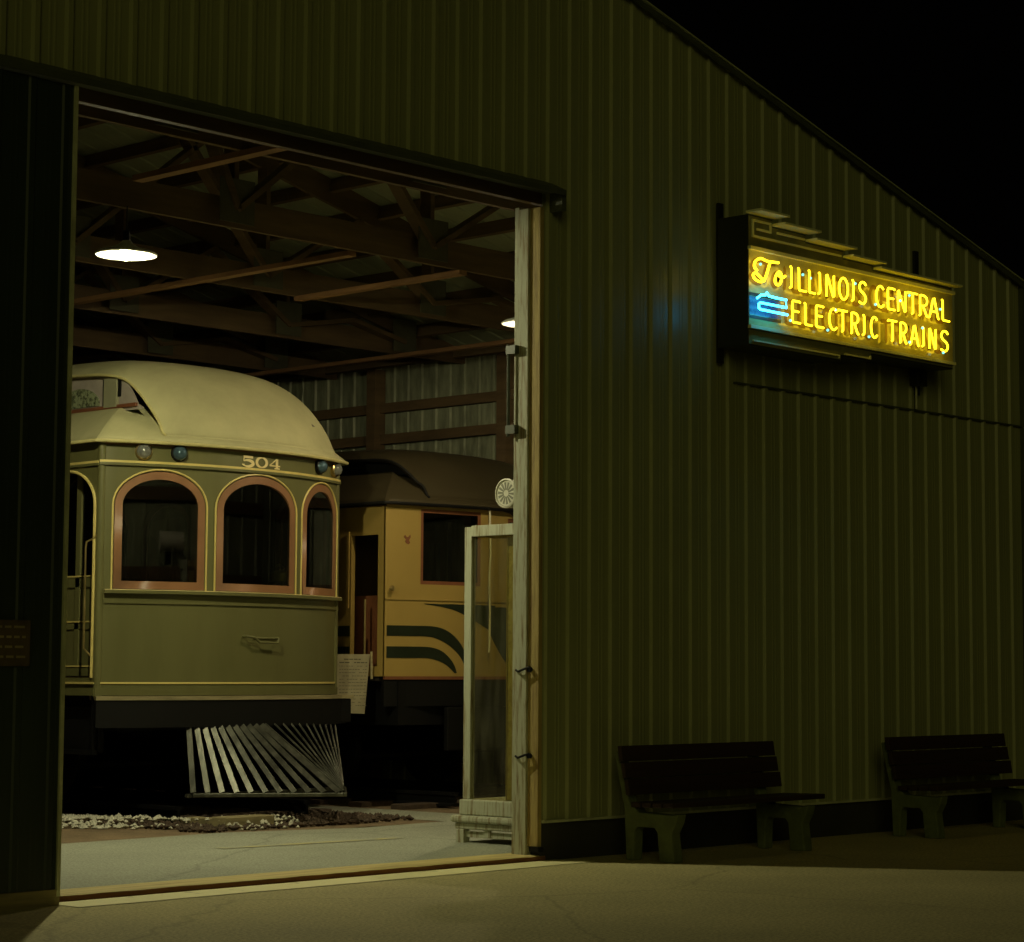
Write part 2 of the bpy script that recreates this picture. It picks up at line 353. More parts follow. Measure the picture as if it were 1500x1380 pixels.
# seam flashing half way up the right part and bottom drip edge
MB().box((2.2, -.026, 3.545), (HX1, -.004, 3.56)).build('wall_flashing', M['trim'], shed)
MB().box((.03, -.034, .262), (HX1, .0, .280)).build('drip_edge', M['edge'], shed)
MB().box((HX1, -.05, .0), (HX1+.05, .05, roof_z(HX1)-.03)).build('corner_trim', M['trim'], shed)
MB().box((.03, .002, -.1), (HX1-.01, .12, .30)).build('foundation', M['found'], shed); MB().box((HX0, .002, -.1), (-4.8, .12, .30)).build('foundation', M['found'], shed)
# inner faces of the walls
inn = lambda x, d, z: (x, .012+d, z)
corr(inn, .03, HX1-.02, .28, lambda x: roof_z(x)-.05, M['steel_in'], 'inner_wall', shed)
corr(inn, -4.75, .03, 4.74, lambda x: roof_z(x)-.05, M['steel_in'], 'inner_wall', shed)
corr(lambda a, d, z: (HX1-.03-d, a, z), .05, HY1, .0, roof_z(HX1)-.06, M['steel_in'], 'side_wall', shed, phase=.05)
corr(lambda a, d, z: (HX1+d*1, a, z), 0.05, HY1, .0, roof_z(HX1)-.05, M['steel'], 'side_wall', shed)
MB().box((HX0-.1, 0, 0), (HX0, HY1, roof_z(HX0)-.03)).build('side_wall', M['steel_in'], shed)
g = MB(); g.add([(HX0, HY1, 0), (HX1, HY1, 0), (HX1, HY1, roof_z(HX1)-.05), (PEAK_X, HY1, roof_z(PEAK_X)-.05), (HX0, HY1, roof_z(HX0)-.05)], [(0,1,2,3,4)])
g.build('back_wall', M['steel_in'], shed, solid=.05)
# roof sheets with ribs running down the slope
for sx, name in ((1, 'roof'), (-1, 'roof')):
    xe = HX1+.12 if sx > 0 else HX0-.12
    rows = [[], []]; y = -.085; k = 0
    while y < HY1+.1:
        for dy, d in ((0, 0), (.10, 0), (.112, .02), (.14, .02), (.152, 0)):
            for r, x in ((0, PEAK_X), (1, xe)): rows[r].append((x, y+dy, roof_z(x)+d))
        y += .30
    MB().grid(rows).build(name, M['roofing'], shed, solid=.012)
MB().bar((PEAK_X, -.06, roof_z(PEAK_X)-.03), (HX1+.14, -.06, roof_z(HX1+.14)-.03), .012, .05).bar((PEAK_X, -.06, roof_z(PEAK_X)-.03), (HX0-.14, -.06, roof_z(HX0-.14)-.03), .012, .05).build('gable_trim', M['trim'], shed)
# purlins
k = 0; x = PEAK_X + .3
while x < HX1-.1:
    MB().bar((x, .06, roof_z(x)-.085), (x, HY1-.1, roof_z(x)-.085), .045, .13, (.26, 0, 1)).build('purlin', M['wood'], shed); x += .62
x = PEAK_X - .3
while x > HX0+.3:
    MB().bar((x, .06, roof_z(x)-.085), (x, HY1-.1, roof_z(x)-.085), .045, .13, (-.26, 0, 1)).build('purlin', M['wood'], shed); x -= .9
# trusses
ZC = 4.75
def truss(y):
    g = MB(); th = .045
    g.bar((HX0+.05, y, ZC+.115), (HX1-.05, y, ZC+.115), .045, .23)
    for xe in (HX1-.1, HX0+.1):
        s = 1 if xe > 0 else -1
        g.bar((PEAK_X, y+.046, roof_z(PEAK_X)-.29), (xe, y+.046, 4.87), .045, .23)
    nodes = [-11.2, -7.6, PEAK_X, -1.6, .55, 2.7, 4.75]
    for i, x in enumerate([-10.4, -6.4, -2.75, -.5, 1.62, 3.7, 5.35]):
        zt = roof_z(x)-.3
        g.bar((x, y-.046, ZC+.05), (x, y-.046, zt), .045, .13, (0, 1, 0))
    for xb, xt in ((-2.75, -4.0), (-2.75, -1.3), (-.5, -1.3), (-.5, .9), (1.62, .55), (1.62, 2.7), (3.7, 2.7), (3.7, 4.6), (5.35, 4.6), (-10.4, -8.4), (-6.4, -8.4), (-6.4, -4.0)):
        g.bar((xb, y-.092, ZC+.12), (xt, y-.092, roof_z(xt)-.35), .045, .13, (0, 1, 0))
    o = g.build('truss', M['wood'], shed)
    for x in (-2.75, -.5, 1.62, 3.7, 5.35): MB().box((x-.17, y-.128, ZC+.015), (x+.17, y-.118, ZC+.36)).build('gusset_plate', M['plate'], o)
    return o
ty = [.74, 2.87, 5.0, 7.13, 9.26, 11.4, 13.5, 15.7, 17.8, 20, 22.1]
for y in ty: truss(y)
def brace(a, b): MB().bar(a, b, .09, .04).build('brace', M['woody'], shed)
brace((.84, 2.9, ZC-.02), (.84, 9.3, ZC-.02)); brace((2.08, 2.85, ZC-.02), (2.08, 5.0, ZC-.02))
brace((-2.09, .3, ZC-.02), (-2.09, 1.9, ZC-.02)); brace((5.35, 5.02, ZC-.02), (5.35, 13.5, ZC-.02)); brace((-3.0, 2.9, ZC-.02), (-3.0, 9.2, ZC-.02))
brace((-1.2, 5.0, ZC-.02), (-1.2, 11.4, ZC-.02))
# posts and girts along the right and the front wall inside
for y in (2.15, 4.28, 6.38, 8.47, 10.6, 12.7, 14.8, 17, 19, 21):
    MB().box((HX1-.22, y-.07, 0), (HX1-.055, y+.07, roof_z(HX1)-.1)).build('wall_post', M['wood'], shed)
for z in (.5, 1.35, 2.2, 3.15, 3.98, 4.34):
    MB().box((HX1-.14, .14, z-.06), (HX1-.056, HY1-.1, z+.05)).build('girt', M['wood'], shed)
for z in (.6, 1.5, 2.35, 3.2, 4.05):
    MB().box((.12, .038, z-.07), (HX1-.25, .10, z+.07)).build('girt', M['wood'], shed)
for x in (2.1, 4.2): MB().box((x-.08, .103, .0), (x+.08, .26, roof_z(x)-.2)).build('wall_post', M['wood'], shed)
# doorway
MB().box((-.022, .094, .02), (.05, .185, 4.60)).build('door_jamb', M['jamb'], shed, bevel=.004)
MB().box((-.014, .186, .02), (.10, .235, 4.62)).build('door_jamb', M['jamb'], shed, bevel=.003)
MB().box((-.004, -.006, .10), (.034, .093, 4.60)).build('jamb_board', M['jambf'], shed, bevel=.003)
MB().box((-.02, -.03, .066), (.03, .06, .099)).build('jamb_foot', M['black'], shed)
MB().box((-4.7, .02, 4.625), (.10, .075, 4.73)).build('door_header', M['wood'], shed)
MB().box((-4.7, .05, .0), (-4.6, .18, 4.6)).build('door_jamb', M['jambf'], shed)
# bar latch on the jamb
g = MB(); g.tube([(-.05, .255, 2.97), (-.05, .255, 3.63)], .012); g.box((-.065, .18, 3.56), (-.02, .27, 3.62)); g.box((-.065, .18, 2.99), (-.02, .27, 3.05)); g.build('latch_bar', M['trim'], shed)
for z in (1.32, .72):
    g = MB(); g.tube([(-.025, .19, z), (-.045, .15, z-.01), (-.04, .09, z+.01), (-.03, .06, z+.02), (-.02, .04, z)], .008); g.lathe([(0,-.012),(.018,-.012),(.018,.012),(0,.012)], (-.022,.06,z+.005), 'X', 10); g.build('tie_chain', M['black'], shed)
# track hood over the doorway
g = MB(); g.prism([(-.005,4.70),(-.15,4.70),(-.15,4.675),(-.16,4.675),(-.16,4.715),(-.005,4.79)], lambda a, b, d: (d, a, b), -9.2, .10)
g.box((.075, -.14, 4.57), (.12, -.02, 4.72)); g.build('door_track_hood', M['trim'], shed)
# threshold
g = MB()
xs = [-4.08 + i*(4.16/30) for i in range(31)]
ja = [random.uniform(-.006, .006) for _ in xs]
ja = [v*.6 for v in ja]
g.grid([[(x, -.003+j, .0) for x, j in zip(xs, ja)], [(x, -.001+j*.7, .034+j*.5) for x, j in zip(xs, ja)]]); g.build('threshold_face', M['sillf'], shed)
g = MB(); g.grid([[(x, -.001+j*.7, .034+j*.5) for x, j in zip(xs, ja)], [(x, .02, .040) for x in xs], [(x, .15, .041) for x in xs], [(x, .31, .039) for x in xs], [(x, .325, .0) for x in xs]])
g.add([(xs[-1], -.003, 0), (xs[-1], .0, .034), (xs[-1], .31, .039), (xs[-1], .325, 0)], [(0,1,2,3)])
g.build('threshold', M['sill'], shed)
# sliding door leaf parked left
leaf = MB()
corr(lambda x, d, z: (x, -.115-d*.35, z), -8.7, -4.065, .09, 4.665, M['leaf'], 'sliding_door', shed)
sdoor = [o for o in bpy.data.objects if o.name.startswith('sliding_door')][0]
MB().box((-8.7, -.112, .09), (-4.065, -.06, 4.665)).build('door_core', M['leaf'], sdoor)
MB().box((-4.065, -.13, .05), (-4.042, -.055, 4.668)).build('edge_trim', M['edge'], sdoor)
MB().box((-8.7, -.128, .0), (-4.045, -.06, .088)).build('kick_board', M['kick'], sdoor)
o = tag(MB().box((-4.69, -.142, 1.33), (-4.29, -.132, 1.585)).build('plaque', M['mark']), 'small dim brown plaque on the dark door leaf at the left edge', 'plaque')
g = MB()
for r in range(4):
    x = -4.66
    while x < -4.34:
        ww = random.uniform(.03, .07); g.box((x, -.1435, 1.54-r*.055), (min(x+ww, -4.32), -.1422, 1.553-r*.055)); x += ww+.018
g.build('printed_text', M['kick'], o)

# ------------------------------------------------------------------ lamps
def lamp(p, label, bm):
    t = thing('pendant_lamp', label, 'lamp', 'pendant lamps under the trusses', p)
    MB().lathe([(.222,-.012),(.228,0),(.20,.018),(.10,.045),(.05,.075),(.03,.10),(.0,.10)], n=48).build('lamp_shade', M['enamel'], t, smooth=True, solid=.003)
    MB().lathe([(0,-.050),(.026,-.042),(.042,-.02),(.046,0),(.038,.026),(.022,.045),(.0,.05)], n=24).build('bulb', bm, t, smooth=True)
    MB().lathe([(.026,.10),(.026,.17),(.012,.18),(.0,.18)], n=16).tube([(0,0,.17),(0,0,.36)], .006).build('stem', M['black'], t, smooth=True)
lamp((-1.551, 2.734, 4.375), 'brightly glowing dish lamp hanging above the olive green car', M['bulb'])
lamp((2.833, 2.803, 4.375), 'glowing dish lamp half hidden behind the white door jamb', M['bulb2'])

# ------------------------------------------------------------------ rail cars
class Car:
    def __init__(s, x0, x1, F, R, ze, A, ov=.07, deck=.39):
        s.x0, s.x1, s.F, s.R, s.ze, s.A, s.ov, s.deck = x0, x1, F, R, ze, A, ov, deck
        s.xc = (x0+x1)/2; s.hw = (x1-x0)/2; s.ha = math.asin(s.hw/R); s.cy = F + R*cos(s.ha)
        s.half = R*s.ha
    def arc(s, a, z, d=0):
        th = a/s.R; r = s.R + d
        return (s.xc + r*sin(th), s.cy - r*cos(th), z)
    def left(s, y, z, d=0): return (s.x0 - d, y, z)
    def right(s, y, z, d=0): return (s.x1 + d, y, z)
    def dist(s, X, Y):
        a = max(.001, min(X-(s.x0-s.ov), (s.x1+s.ov)-X)); b = max(.001, s.R+s.ov - math.hypot(X-s.xc, Y-s.cy))
        if Y > s.cy: b = 5
        return (a**-5 + b**-5)**-.2
    def zL(s, d): return s.ze + .88*d - .32*d*d
    def H(s, X, Y):
        d = s.dist(X, Y); y = Y - s.F
        if d <= .1: return s.zL(d)
        p = 3.2 + 1.9*sstep(-.45, .3, y)
        A = s.A*(1 - .20*math.exp(-max(0, y+.25)/.55))
        q = min(1, max(0, (1-(d-.1)/1.48)))
        return s.zL(.1) + A*(1-q**p)**.75
def wall(fn, s0, s1, z0, z1, wins, step, d0=0, d1=-.05):
    """panel with arched/rect openings. wins: (a,b,zb,zs,zt)"""
    ed = {round(s0, 5), round(s1, 5)}
    n = max(1, int((s1-s0)/step))
    for i in range(n+1): ed.add(round(lerp(s0, s1, i/n), 5))
    for a, b, zb, zs, zt in wins:
        nn = 16 if zt > zs else 1
        for i in range(nn+1): ed.add(round((a+b)/2 - (b-a)/2*cos(pi*i/nn), 5))
    ed = sorted(ed); g = MB()
    def top(wn, x):
        a, b, zb, zs, zt = wn
        if zt <= zs: return zs
        u = max(-1, min(1, (x-(a+b)/2)/((b-a)/2))); return zs + (zt-zs)*math.sqrt(max(0, 1-u*u))
    for x, y in zip(ed, ed[1:]):
        if y-x < 1e-5: continue
        mid = (x+y)/2; wn = next((q for q in wins if q[0] < mid < q[1]), None)
        spans = [(z0, z0, z1, z1)] if wn is None else [(z0, z0, wn[2], wn[2]), (top(wn, x), top(wn, y), z1, z1)]
        for a0, a1, b0, b1 in spans:
            g.add([fn(x, a0, d0), fn(y, a1, d0), fn(y, b1, d0), fn(x, b0, d0)], [(0,1,2,3)])
            g.add([fn(x, a0, d1), fn(y, a1, d1), fn(y, b1, d1), fn(x, b0, d1)], [(3,2,1,0)])
    for wn in wins:
        lp = archloop(wn); n = len(lp)
        g.add([fn(a, b, d0) for a, b in lp] + [fn(a, b, d1) for a, b in lp], [(i, (i+1)%n, (i+1)%n+n, i+n) for i in range(n)])
    return g
def archloop(wn, off=0, n=20):
    a, b, zb, zs, zt = wn; a -= off; b += off; zb -= off; zt += off if zt > zs else 0
    L = [(a, zb), ((a+b)/2, zb), (b, zb)]
    if zt > zs:
        L += [((a+b)/2 + (b-a)/2*cos(pi*i/n), zs + (zt-zs)*sin(pi*i/n)) for i in range(n+1)]
    else:
        zs += off; L += [(b, zs), ((a+b)/2, zs), (a, zs)]
    return L
def ring(fn, wn, o0, o1, d0, d1):
    A = archloop(wn, o0); B = archloop(wn, o1); A.append(A[0]); B.append(B[0])
    return MB().ribbon(A, B, fn, d0, d1)
def pane(fn, wn, off, d):
    a, b, zb, zs, zt = wn; A = Vector(fn(a, 0, d)); B = Vector(fn(b, 0, d))
    pt = lambda p, q: tuple(A.lerp(B, (p-a)/(b-a)) + Vector((0, 0, q)))
    lp = archloop(wn, off); return MB().add([pt(p, q) for p, q in lp], [tuple(range(len(lp)))])

def car_roof(c, par, m_low, m_deck, m_trim, L=12.5, clere=None, crown=None):
    # lower roof ring
    rim = []
    y1 = c.F + L
    xl, xr = c.x0-c.ov, c.x1+c.ov
    Ro = c.R+c.ov; hao = math.asin((c.hw+c.ov)/Ro); Yc = c.cy - Ro*cos(hao)
    for i in range(9): rim.append(((xl, lerp(y1, Yc, i/8)), (1, 0)))
    rim[-1] = ((xl, Yc+.001), (1, 0))
    n = 40
    for i in range(n+1):
        th = lerp(-hao, hao, i/n); rim.append(((c.xc+Ro*sin(th), c.cy-Ro*cos(th)), (-sin(th), cos(th))))
    for i in range(9): rim.append(((xr, lerp(Yc+.001, y1, i/8)), (-1, 0)))
    D = .47; xi = xl+D; ri = Ro-D
    Yi = c.cy - math.sqrt(max(0, ri*ri - (c.xc-xi)**2))
    rows = [[] for _ in range(10)]
    for p, nn in rim:
        if p[1] > Yc+1e-6 or abs(nn[1]) < 1e-6: q = (p[0]+nn[0]*D, max(p[1], Yi))
        else:
            q = (c.xc + (p[0]-c.xc)*ri/Ro, c.cy + (p[1]-c.cy)*ri/Ro)
            if q[0] < xi or q[0] > 2*c.xc-xi: q = (max(xi, min(2*c.xc-xi, q[0])), Yi)
        for j in range(10):
            t = j/9; X = lerp(p[0], q[0], t); Y = lerp(p[1], q[1], t)
            a_ = min(X-xl, xr-X); b_ = Ro-math.hypot(X-c.xc, Y-c.cy) if Y < c.cy else 9
            rows[j].append((X, Y, c.zL(max(0, min(a_, b_)))))
    lo = MB().grid(rows).build('lower_roof', m_low, par, smooth=True, solid=.03)
    MB().tube([(p[0], p[1], c.ze-.012) for p, nn in rim], .016).build('eave_moulding', m_trim, par, smooth=True)
    # hood: fan from the edge line to a point on the centre line
    dk = c.deck
    def yf(X, o): return c.cy - math.sqrt((Ro-o)**2 - (X-c.xc)**2) - c.F
    tip = yf(xl+dk+.20, .07)
    E = [(dk, .5), (dk+.005, .3), (dk+.05, .15), (dk+.12, -.02 + .4*(tip+.215)), (dk+.18, tip+.07), (dk+.20, tip)]
    E = spline(E, 5)
    edge = [(xl+a, c.F+b) for a, b in E]
    redge = [(.09, yf(xr-.09, .07)), (.095, .08), (.10, .25), (.12, .5)]
    redge = [(xr-a, c.F+b) for a, b in spline(redge, 5)]
    def ri_(y): return lerp(.12, dk, sstep(.5, 1.7, y-c.F))
    px, py = edge[-1]
    r_in = Ro-.07
    th0 = math.atan2(px-c.xc, c.cy-py); 
    th1 = math.atan2(redge[0][0]-c.xc, c.cy-redge[0][1]); front = [(c.xc+r_in*sin(lerp(th0, th1, i/60)), c.cy-r_in*cos(lerp(th0, th1, i/60))) for i in range(1, 60)]
    B = edge + front + redge
    Q = (c.xc, c.F+.5); rows = []
    for j in range(25):
        t = (j/24)**1.9
        if j == 24: t = .9999
        rows.append([(lerp(x, Q[0], t), lerp(y, Q[1], t), c.H(lerp(x, Q[0], t), lerp(y, Q[1], t)) + .006) for x, y in B])
    g = MB().grid(rows)
    ys = [c.F+.5+i*.15 for i in range(10)] + [c.F+2.2, c.F+4, c.F+8, y1]
    us = [(j/24) for j in range(25)]
    rows = []
    for y in ys:
        r = []
        for u in [q**1.9 for q in us]: r.append((lerp(xl+dk, c.xc, u), y))
        r += [(lerp(c.xc, xr-ri_(y), 1-u), y) for u in reversed([q**1.9 for q in us[:-1]])]
        rows.append([(x, yy, c.H(x, yy)+.006) for x, yy in r])
    g.grid(rows); dr = g.build('deck_roof', m_deck, par, smooth=True, solid=.028)
    ed = [(x, y, c.H(x, y)+.002) for x, y in [(xl+dk, y1), (xl+dk, c.F+2), (xl+dk, c.F+1)] + edge]
    MB().tube(ed, .013, 8).build('roof_edge_trim', m_trim, par, smooth=True)
    ed = [(x, y, c.H(x, y)-.012) for x, y in redge + [(xr-ri_(c.F+.5+i*.2), c.F+.5+i*.2) for i in range(1, 7)] + [(xr-dk, y1)]]
    MB().tube(ed, .008, 8).build('roof_edge_trim', m_trim, par, smooth=True)
    # clerestory walls
    for s in (-1, 1):
        X = (xl+.455) if s < 0 else (xr-.455)
        ysr = [c.F-.1+i*.08 for i in range(14)] + [y1]
        top = [(X, y, min(c.H(X, y)-.02, c.H(X, y1)-.03)) for y in ysr]; bot = [(X, y, c.zL(.44)-.03) for y in ysr]
        cl = MB().grid([bot, [(x, y, max(z, c.zL(.44)-.03)) for x, y, z in top]]).build('clerestory', clere, par)
        if crown:
            zb = c.zL(.455)
            for y in (c.F+.02, c.F+.56, c.F+1.14, c.F+1.72, c.F+2.3):
                pass
            sx = -.012 if s < 0 else .012
            for y in (c.F+.27, c.F+1.22, c.F+2.17):
                mu = MB().box((X+sx*2.5, y, zb+.0), (X, y+.18, c.H(X, y)-.04)).build('mullion', M['post'], cl)
                MB().box((X+sx*1.2, y+.181, zb+.0), (X, y+.215, c.H(X, y)-.04)).build('window_gap', M['black'], mu)
                MB().box((X+sx*1.2, y-.035, zb+.09), (X, y-.001, c.H(X, y)-.04)).build('window_gap', M['black'], mu)
            
            for k in range(2):
                y0 = c.F+.54+k*.95 
                pl = [(y0+.6, zb+.03)] + [(y0+.3+.3*cos(pi*i/14), zb+.04+.16*sin(pi*i/14)) for i in range(15)] + [(y0, zb+.03)]
                if s < 0:
                    MB().prism(pl, lambda a, b, d: (d, a, b), X-.012, X+.0).build('art_glass', M['artg'], cl)
            MB().box((X+sx*2, c.F+(.0 if s < 0 else .35), zb-.012), (X, y1, zb+.018)).build('sill', M['red'], cl)

def bogie(par, xc, y):
    g = MB()
    for s in (-1, 1):
        g.box((xc+s*.95-.05, y-1.2, .42), (xc+s*.95+.05, y+1.2, .56))
        for yy in (-.85, .85):
            g.box((xc+s*.97-.09, y+yy-.12, .34), (xc+s*.97+.09, y+yy+.12, .62))
    g.box((xc-1, y-.15, .45), (xc+1, y+.15, .75))
    b = g.build('truck_frame', M['black'], par, bevel=.01)
    for yy in (-.85, .85):
        MB().tube([(xc-.8, y+yy, .45), (xc+.8, y+yy, .45)], .06, 10).build('axle', M['black'], b)
        for s in (-1, 1):
            MB().lathe([(0,-.06),(.40,-.06),(.43,-.05),(.43,-.03),(.40,.0),(.40,.06),(.33,.05),(.12,.03),(0,.04)], (xc+s*.72, y+yy, .56), 'X', 28).build('wheel', M['black'], b, smooth=True)

# ---- olive interurban
car = thing('olive_interurban_car', 'olive green interurban rail car with cream roof and three arched front windows', 'rail car', 'rail cars in the shed', (1.42, 5.1, 0))
car.location = (0, 0, 0)
c = Car(-.02, 2.70, 5.1, 2.8, 3.27, .78)
car_roof(c, car, M['cream'], M['cream'], M['creamy'], clere=M['clere'], crown=True)
W = [(-1.29, -.465, 2.00, 2.72, 3.02), (-.355, .585, 2.00, 2.72, 3.035), (.69, 1.365, 2.00, 2.72, 3.03)]
ZB, ZT = 1.10, 3.27
wall(c.arc, -c.half, c.half, 1.165, ZT-.02, W, .035).build('front_panel', M['olive'], car)
for wn in W:
    fr = ring(c.arc, wn, -.005, -.072, -.03, .004).build('window_frame', M['terra'], car, smooth=True)
    pane(c.arc, wn, -.055, .004).build('pane', M['glass'], fr)
    lp = archloop(wn, .012); lp = lp[2:] + [lp[0]]
    MB().tube([c.arc(a, b, .006) for a, b in lp], .0085, 8).build('gold_bead', M['pin'], fr, smooth=True)
# horizontal mouldings round the front (a from -half to half)
def band(z0, z1, d0, d1, m, name, par=car, cc=c, a0=None, a1=None):
    a0 = -cc.half if a0 is None else a0; a1 = cc.half if a1 is None else a1
    A = [(lerp(a0, a1, i/40), z0) for i in range(41)]; B = [(a, z1) for a, z in A]
    return MB().ribbon(A, B, cc.arc, d0, d1).build(name, m, par, smooth=False)
band(3.080, 3.100, .0, .020, M['pin'], 'letterboard_stripe')
band(3.056, 3.079, .0, .026, M['olive'], 'letterboard_moulding')
band(3.232, 3.25, .0, .010, M['mahog'], 'cornice')
band(1.965, 1.992, .0, .050, M['olive'], 'window_sill', a0=-c.half+.06)
band(1.993, 1.999, .0, .046, M['gold'], 'sill_stripe', a0=-c.half+.06)
band(1.880, 1.905, .0, .014, M['olive'], 'belt_rail', a0=-c.half+.06)
band(1.10, 1.165, -.05, .016, M['olive'], 'bottom_rail')
band(1.198, 1.214, .0, .008, M['pin'], 'bottom_stripe')
band(1.062, 1.095, -.4, .11, M['kick'], 'bumper_plate')
band(.83, 1.06, -.02, .10, M['black'], 'bumper')
# the right end of the bumper stands proud of the body
MB().box((2.58, 4.95, .84), (2.76, 5.2, 1.06)).build('bumper_end', M['black'], car, bevel=.01)
MB().box((2.58, 4.94, 1.062), (2.78, 5.2, 1.092)).build('bumper_end', M['kick'], car)
# corner posts
for s in (-1, 1):
    x = c.x0 if s < 0 else c.x1
    MB().tube([(x-s*.028, 5.105, 1.09), (x-s*.028, 5.105, 3.25)], .036, 12).build('corner_post', M['olive'], car, smooth=True)
# number
def stroke(fn, pts, ws, d0=.004, d1=.008, g=None):
    g = g or MB(); A = []; B = []; k = len(pts)
    for i, (x, y) in enumerate(pts):
        dx = pts[min(i+1, k-1)][0]-pts[max(i-1, 0)][0]; dy = pts[min(i+1, k-1)][1]-pts[max(i-1, 0)][1]
        l = math.hypot(dx, dy) or 1; nx, ny = -dy/l, dx/l; wv = ws[i] if isinstance(ws, list) else ws
        A.append((x+nx*wv/2, y+ny*wv/2)); B.append((x-nx*wv/2, y-ny*wv/2))
    g.ribbon(A, B, fn, d0, d1); return g
def digit(ch, x, z, w_, h, m, par, fn):
    g = MB(); P = lambda L: [(x+a*w_, z+b*h) for a, b in L]
    T, t = .030, .010
    if ch == '5':
        stroke(fn, P([(.16,.95),(.9,.95)]), .022, g=g)
        stroke(fn, P([(.2,.95),(.16,.52)]), t, .0042, .0086, g=g)
        L = spline(P([(.16,.52),(.45,.62),(.78,.52),(.92,.28),(.72,.06),(.42,.0),(.12,.10)]), 5)
        n = len(L); stroke(fn, L, [t + (T-t)*max(0, sin(pi*min(1, i/(n-1)*1.05)))**1.2 for i in range(n)], .0044, .009, g=g)
        g.ribbon(*( [ [(x+.04*w_, z+.10*h), (x+.22*w_, z+.10*h)], [(x+.04*w_, z+.22*h), (x+.22*w_, z+.22*h)] ]), fn, .005, .0095)
    if ch == '0':
        L = [(x+w_*(.5+.42*sin(2*pi*i/28)), z+h*(.5+.48*cos(2*pi*i/28))) for i in range(29)]
        stroke(fn, L, [t + (T-t)*abs(sin(2*pi*i/28))**1.3 for i in range(29)], g=g)
    if ch == '4':
        stroke(fn, P([(.70,.98),(.70,.03)]), T, g=g)
        stroke(fn, P([(.66,.96),(.06,.30)]), t, .0042, .0086, g=g)
        stroke(fn, P([(.04,.28),(.98,.28)]), t*1.2, .0044, .009, g=g)
        stroke(fn, P([(.48,.02),(.94,.02)]), t*1.2, .0046, .0094, g=g)
    return g.build('number', m, par)
for i, ch in enumerate('504'): digit(ch, -.105 + i*.160, 3.112, .142, .088, M['gold'], car, c.arc)
# marker lamps
for a, z, mm, lab in ((-1.05, 3.182, 'lens', 'clear marker lamp'), (-.73, 3.182, 'lensb', 'blue marker lamp'), (.965, 3.185, 'lensb', 'blue marker lamp'), (1.28, 3.185, 'lens', 'clear marker lamp')):
    p = Vector(c.arc(a, z, .0)); n = Vector((sin(a/c.R), -cos(a/c.R), 0))
    g = MB(); r = .066
    prof = [(r*1.12, 0), (r*1.12, .025), (r*.98, .035)]
    g2 = MB()
    u = Vector((0,0,1)); v = n.cross(u)
    def lat(prof):
        q = MB(); nn = 24; vs = [p + n*h + (u*cos(2*pi*j/nn)+v*sin(2*pi*j/nn))*rr for rr, h in prof for j in range(nn)]
        fs = [(i*nn+j, i*nn+(j+1)%nn, (i+1)*nn+(j+1)%nn, (i+1)*nn+j) for i in range(len(prof)-1) for j in range(nn)]
        return q.add(vs, fs)
    o = lat(prof).build('marker_lamp', M['brass'] if mm == 'lens' else M['black'], car, smooth=True); o['label'] = lab
    lat([(r*.98, .03), (r*.9, .05), (r*.65, .072), (r*.3, .085), (.002, .088)]).build('lens', M[mm], o, smooth=True)
# folded grab step on the dash
g = MB()
g.tube([c.arc(a, z, d) for a, z, d in ((-.05, 1.615, .0), (-.05, 1.615, .045), (.04, 1.605, .05), (.09, 1.562, .055), (.31, 1.558, .055), (.33, 1.60, .045), (.33, 1.60, .0))], .011, 8)
g.tube([c.arc(a, z, d) for a, z, d in ((.06, 1.60, .004), (.31, 1.60, .004))], .011, 8); g.build('grab_handle', M['olive'], car, smooth=True)
# pilot
XC = 1.47
apex = Vector((XC, 3.61, .272)); bl = Vector((.62, 4.56, .262)); br = Vector((2*XC-.62, 4.56, .262))
pil = MB(); pil.bar(bl, apex, .05, .035).bar(apex, br, .05, .035).bar((.58, 4.60, .257), (2*XC-.58, 4.60, .257), .05, .035)
po = pil.build('pilot', M['slat'], car, bevel=.006)
NS = 11
for s in (-1, 1):
    for i in range(NS):
        t = i/(NS-.6)
        b = bl.lerp(apex, t)
        sa = .12 + s*lerp(.74 if s < 0 else 1.12, .03, i/(NS-1)); th = sa/c.R; tp = Vector((c.xc + (c.R+.06)*sin(th), c.cy-(c.R+.06)*cos(th), .86))
        bd = (apex-bl).normalized()
        if s > 0: b.x = 2*XC-b.x; bd.x = -bd.x
        b += Vector((0, 0, .02)); d = (tp-b).normalized(); nrm = d.cross(bd).normalized()
        MB().bar(b, tp, .050, .016, nrm).build('slat', M['slat'], po, bevel=.003)
# left side with door opening, right side with windows
DO = (5.145, 5.95, 1.25, 2.72, 3.02)
sw = [(6.25+i*.98, 6.25+i*.98+.78, 2.0, 2.72, 3.02) for i in range(11)]
wall(c.left, 5.12, 17.5, 1.165, ZT-.02, [DO]+sw, .5).build('side_panel', M['olive'], car)
wall(c.right, 5.12, 17.5, 1.165, ZT-.02, [(5.20, 5.95, 2.0, 2.72, 3.02)]+sw, .5).build('side_panel', M['olive'], car)
for wn in [(5.20, 5.95, 2.0, 2.72, 3.02)]+sw:
    for fn, nm in ((c.left, 'l'), (c.right, 'r')):
        if nm == 'l' and wn[0] < 5.5: continue
        fr = ring(fn, wn, -.002, -.06, -.04, .004).build('window_frame', M['terra'], car); pane(fn, wn, -.05, -.02).build('pane', M['glass'], fr)
MB().tube([c.left(a, b, .004) for a, b in archloop(DO, .0)[3:] + [(5.145, 1.25)]], .014, 8).build('door_arch_bead', M['pin'], car, smooth=True)
for z0, z1, m_, nm in ((3.072, 3.092, 'pin', 'letterboard_stripe'), (3.05, 3.071, 'olive', 'letterboard_moulding'), (1.198, 1.214, 'pin', 'bottom_stripe'), (1.10, 1.164, 'olive', 'bottom_rail')):
    MB().box((c.x0-.016, 5.10, z0), (c.x0+.02, 17.5, z1)).build(nm, M[m_], car)
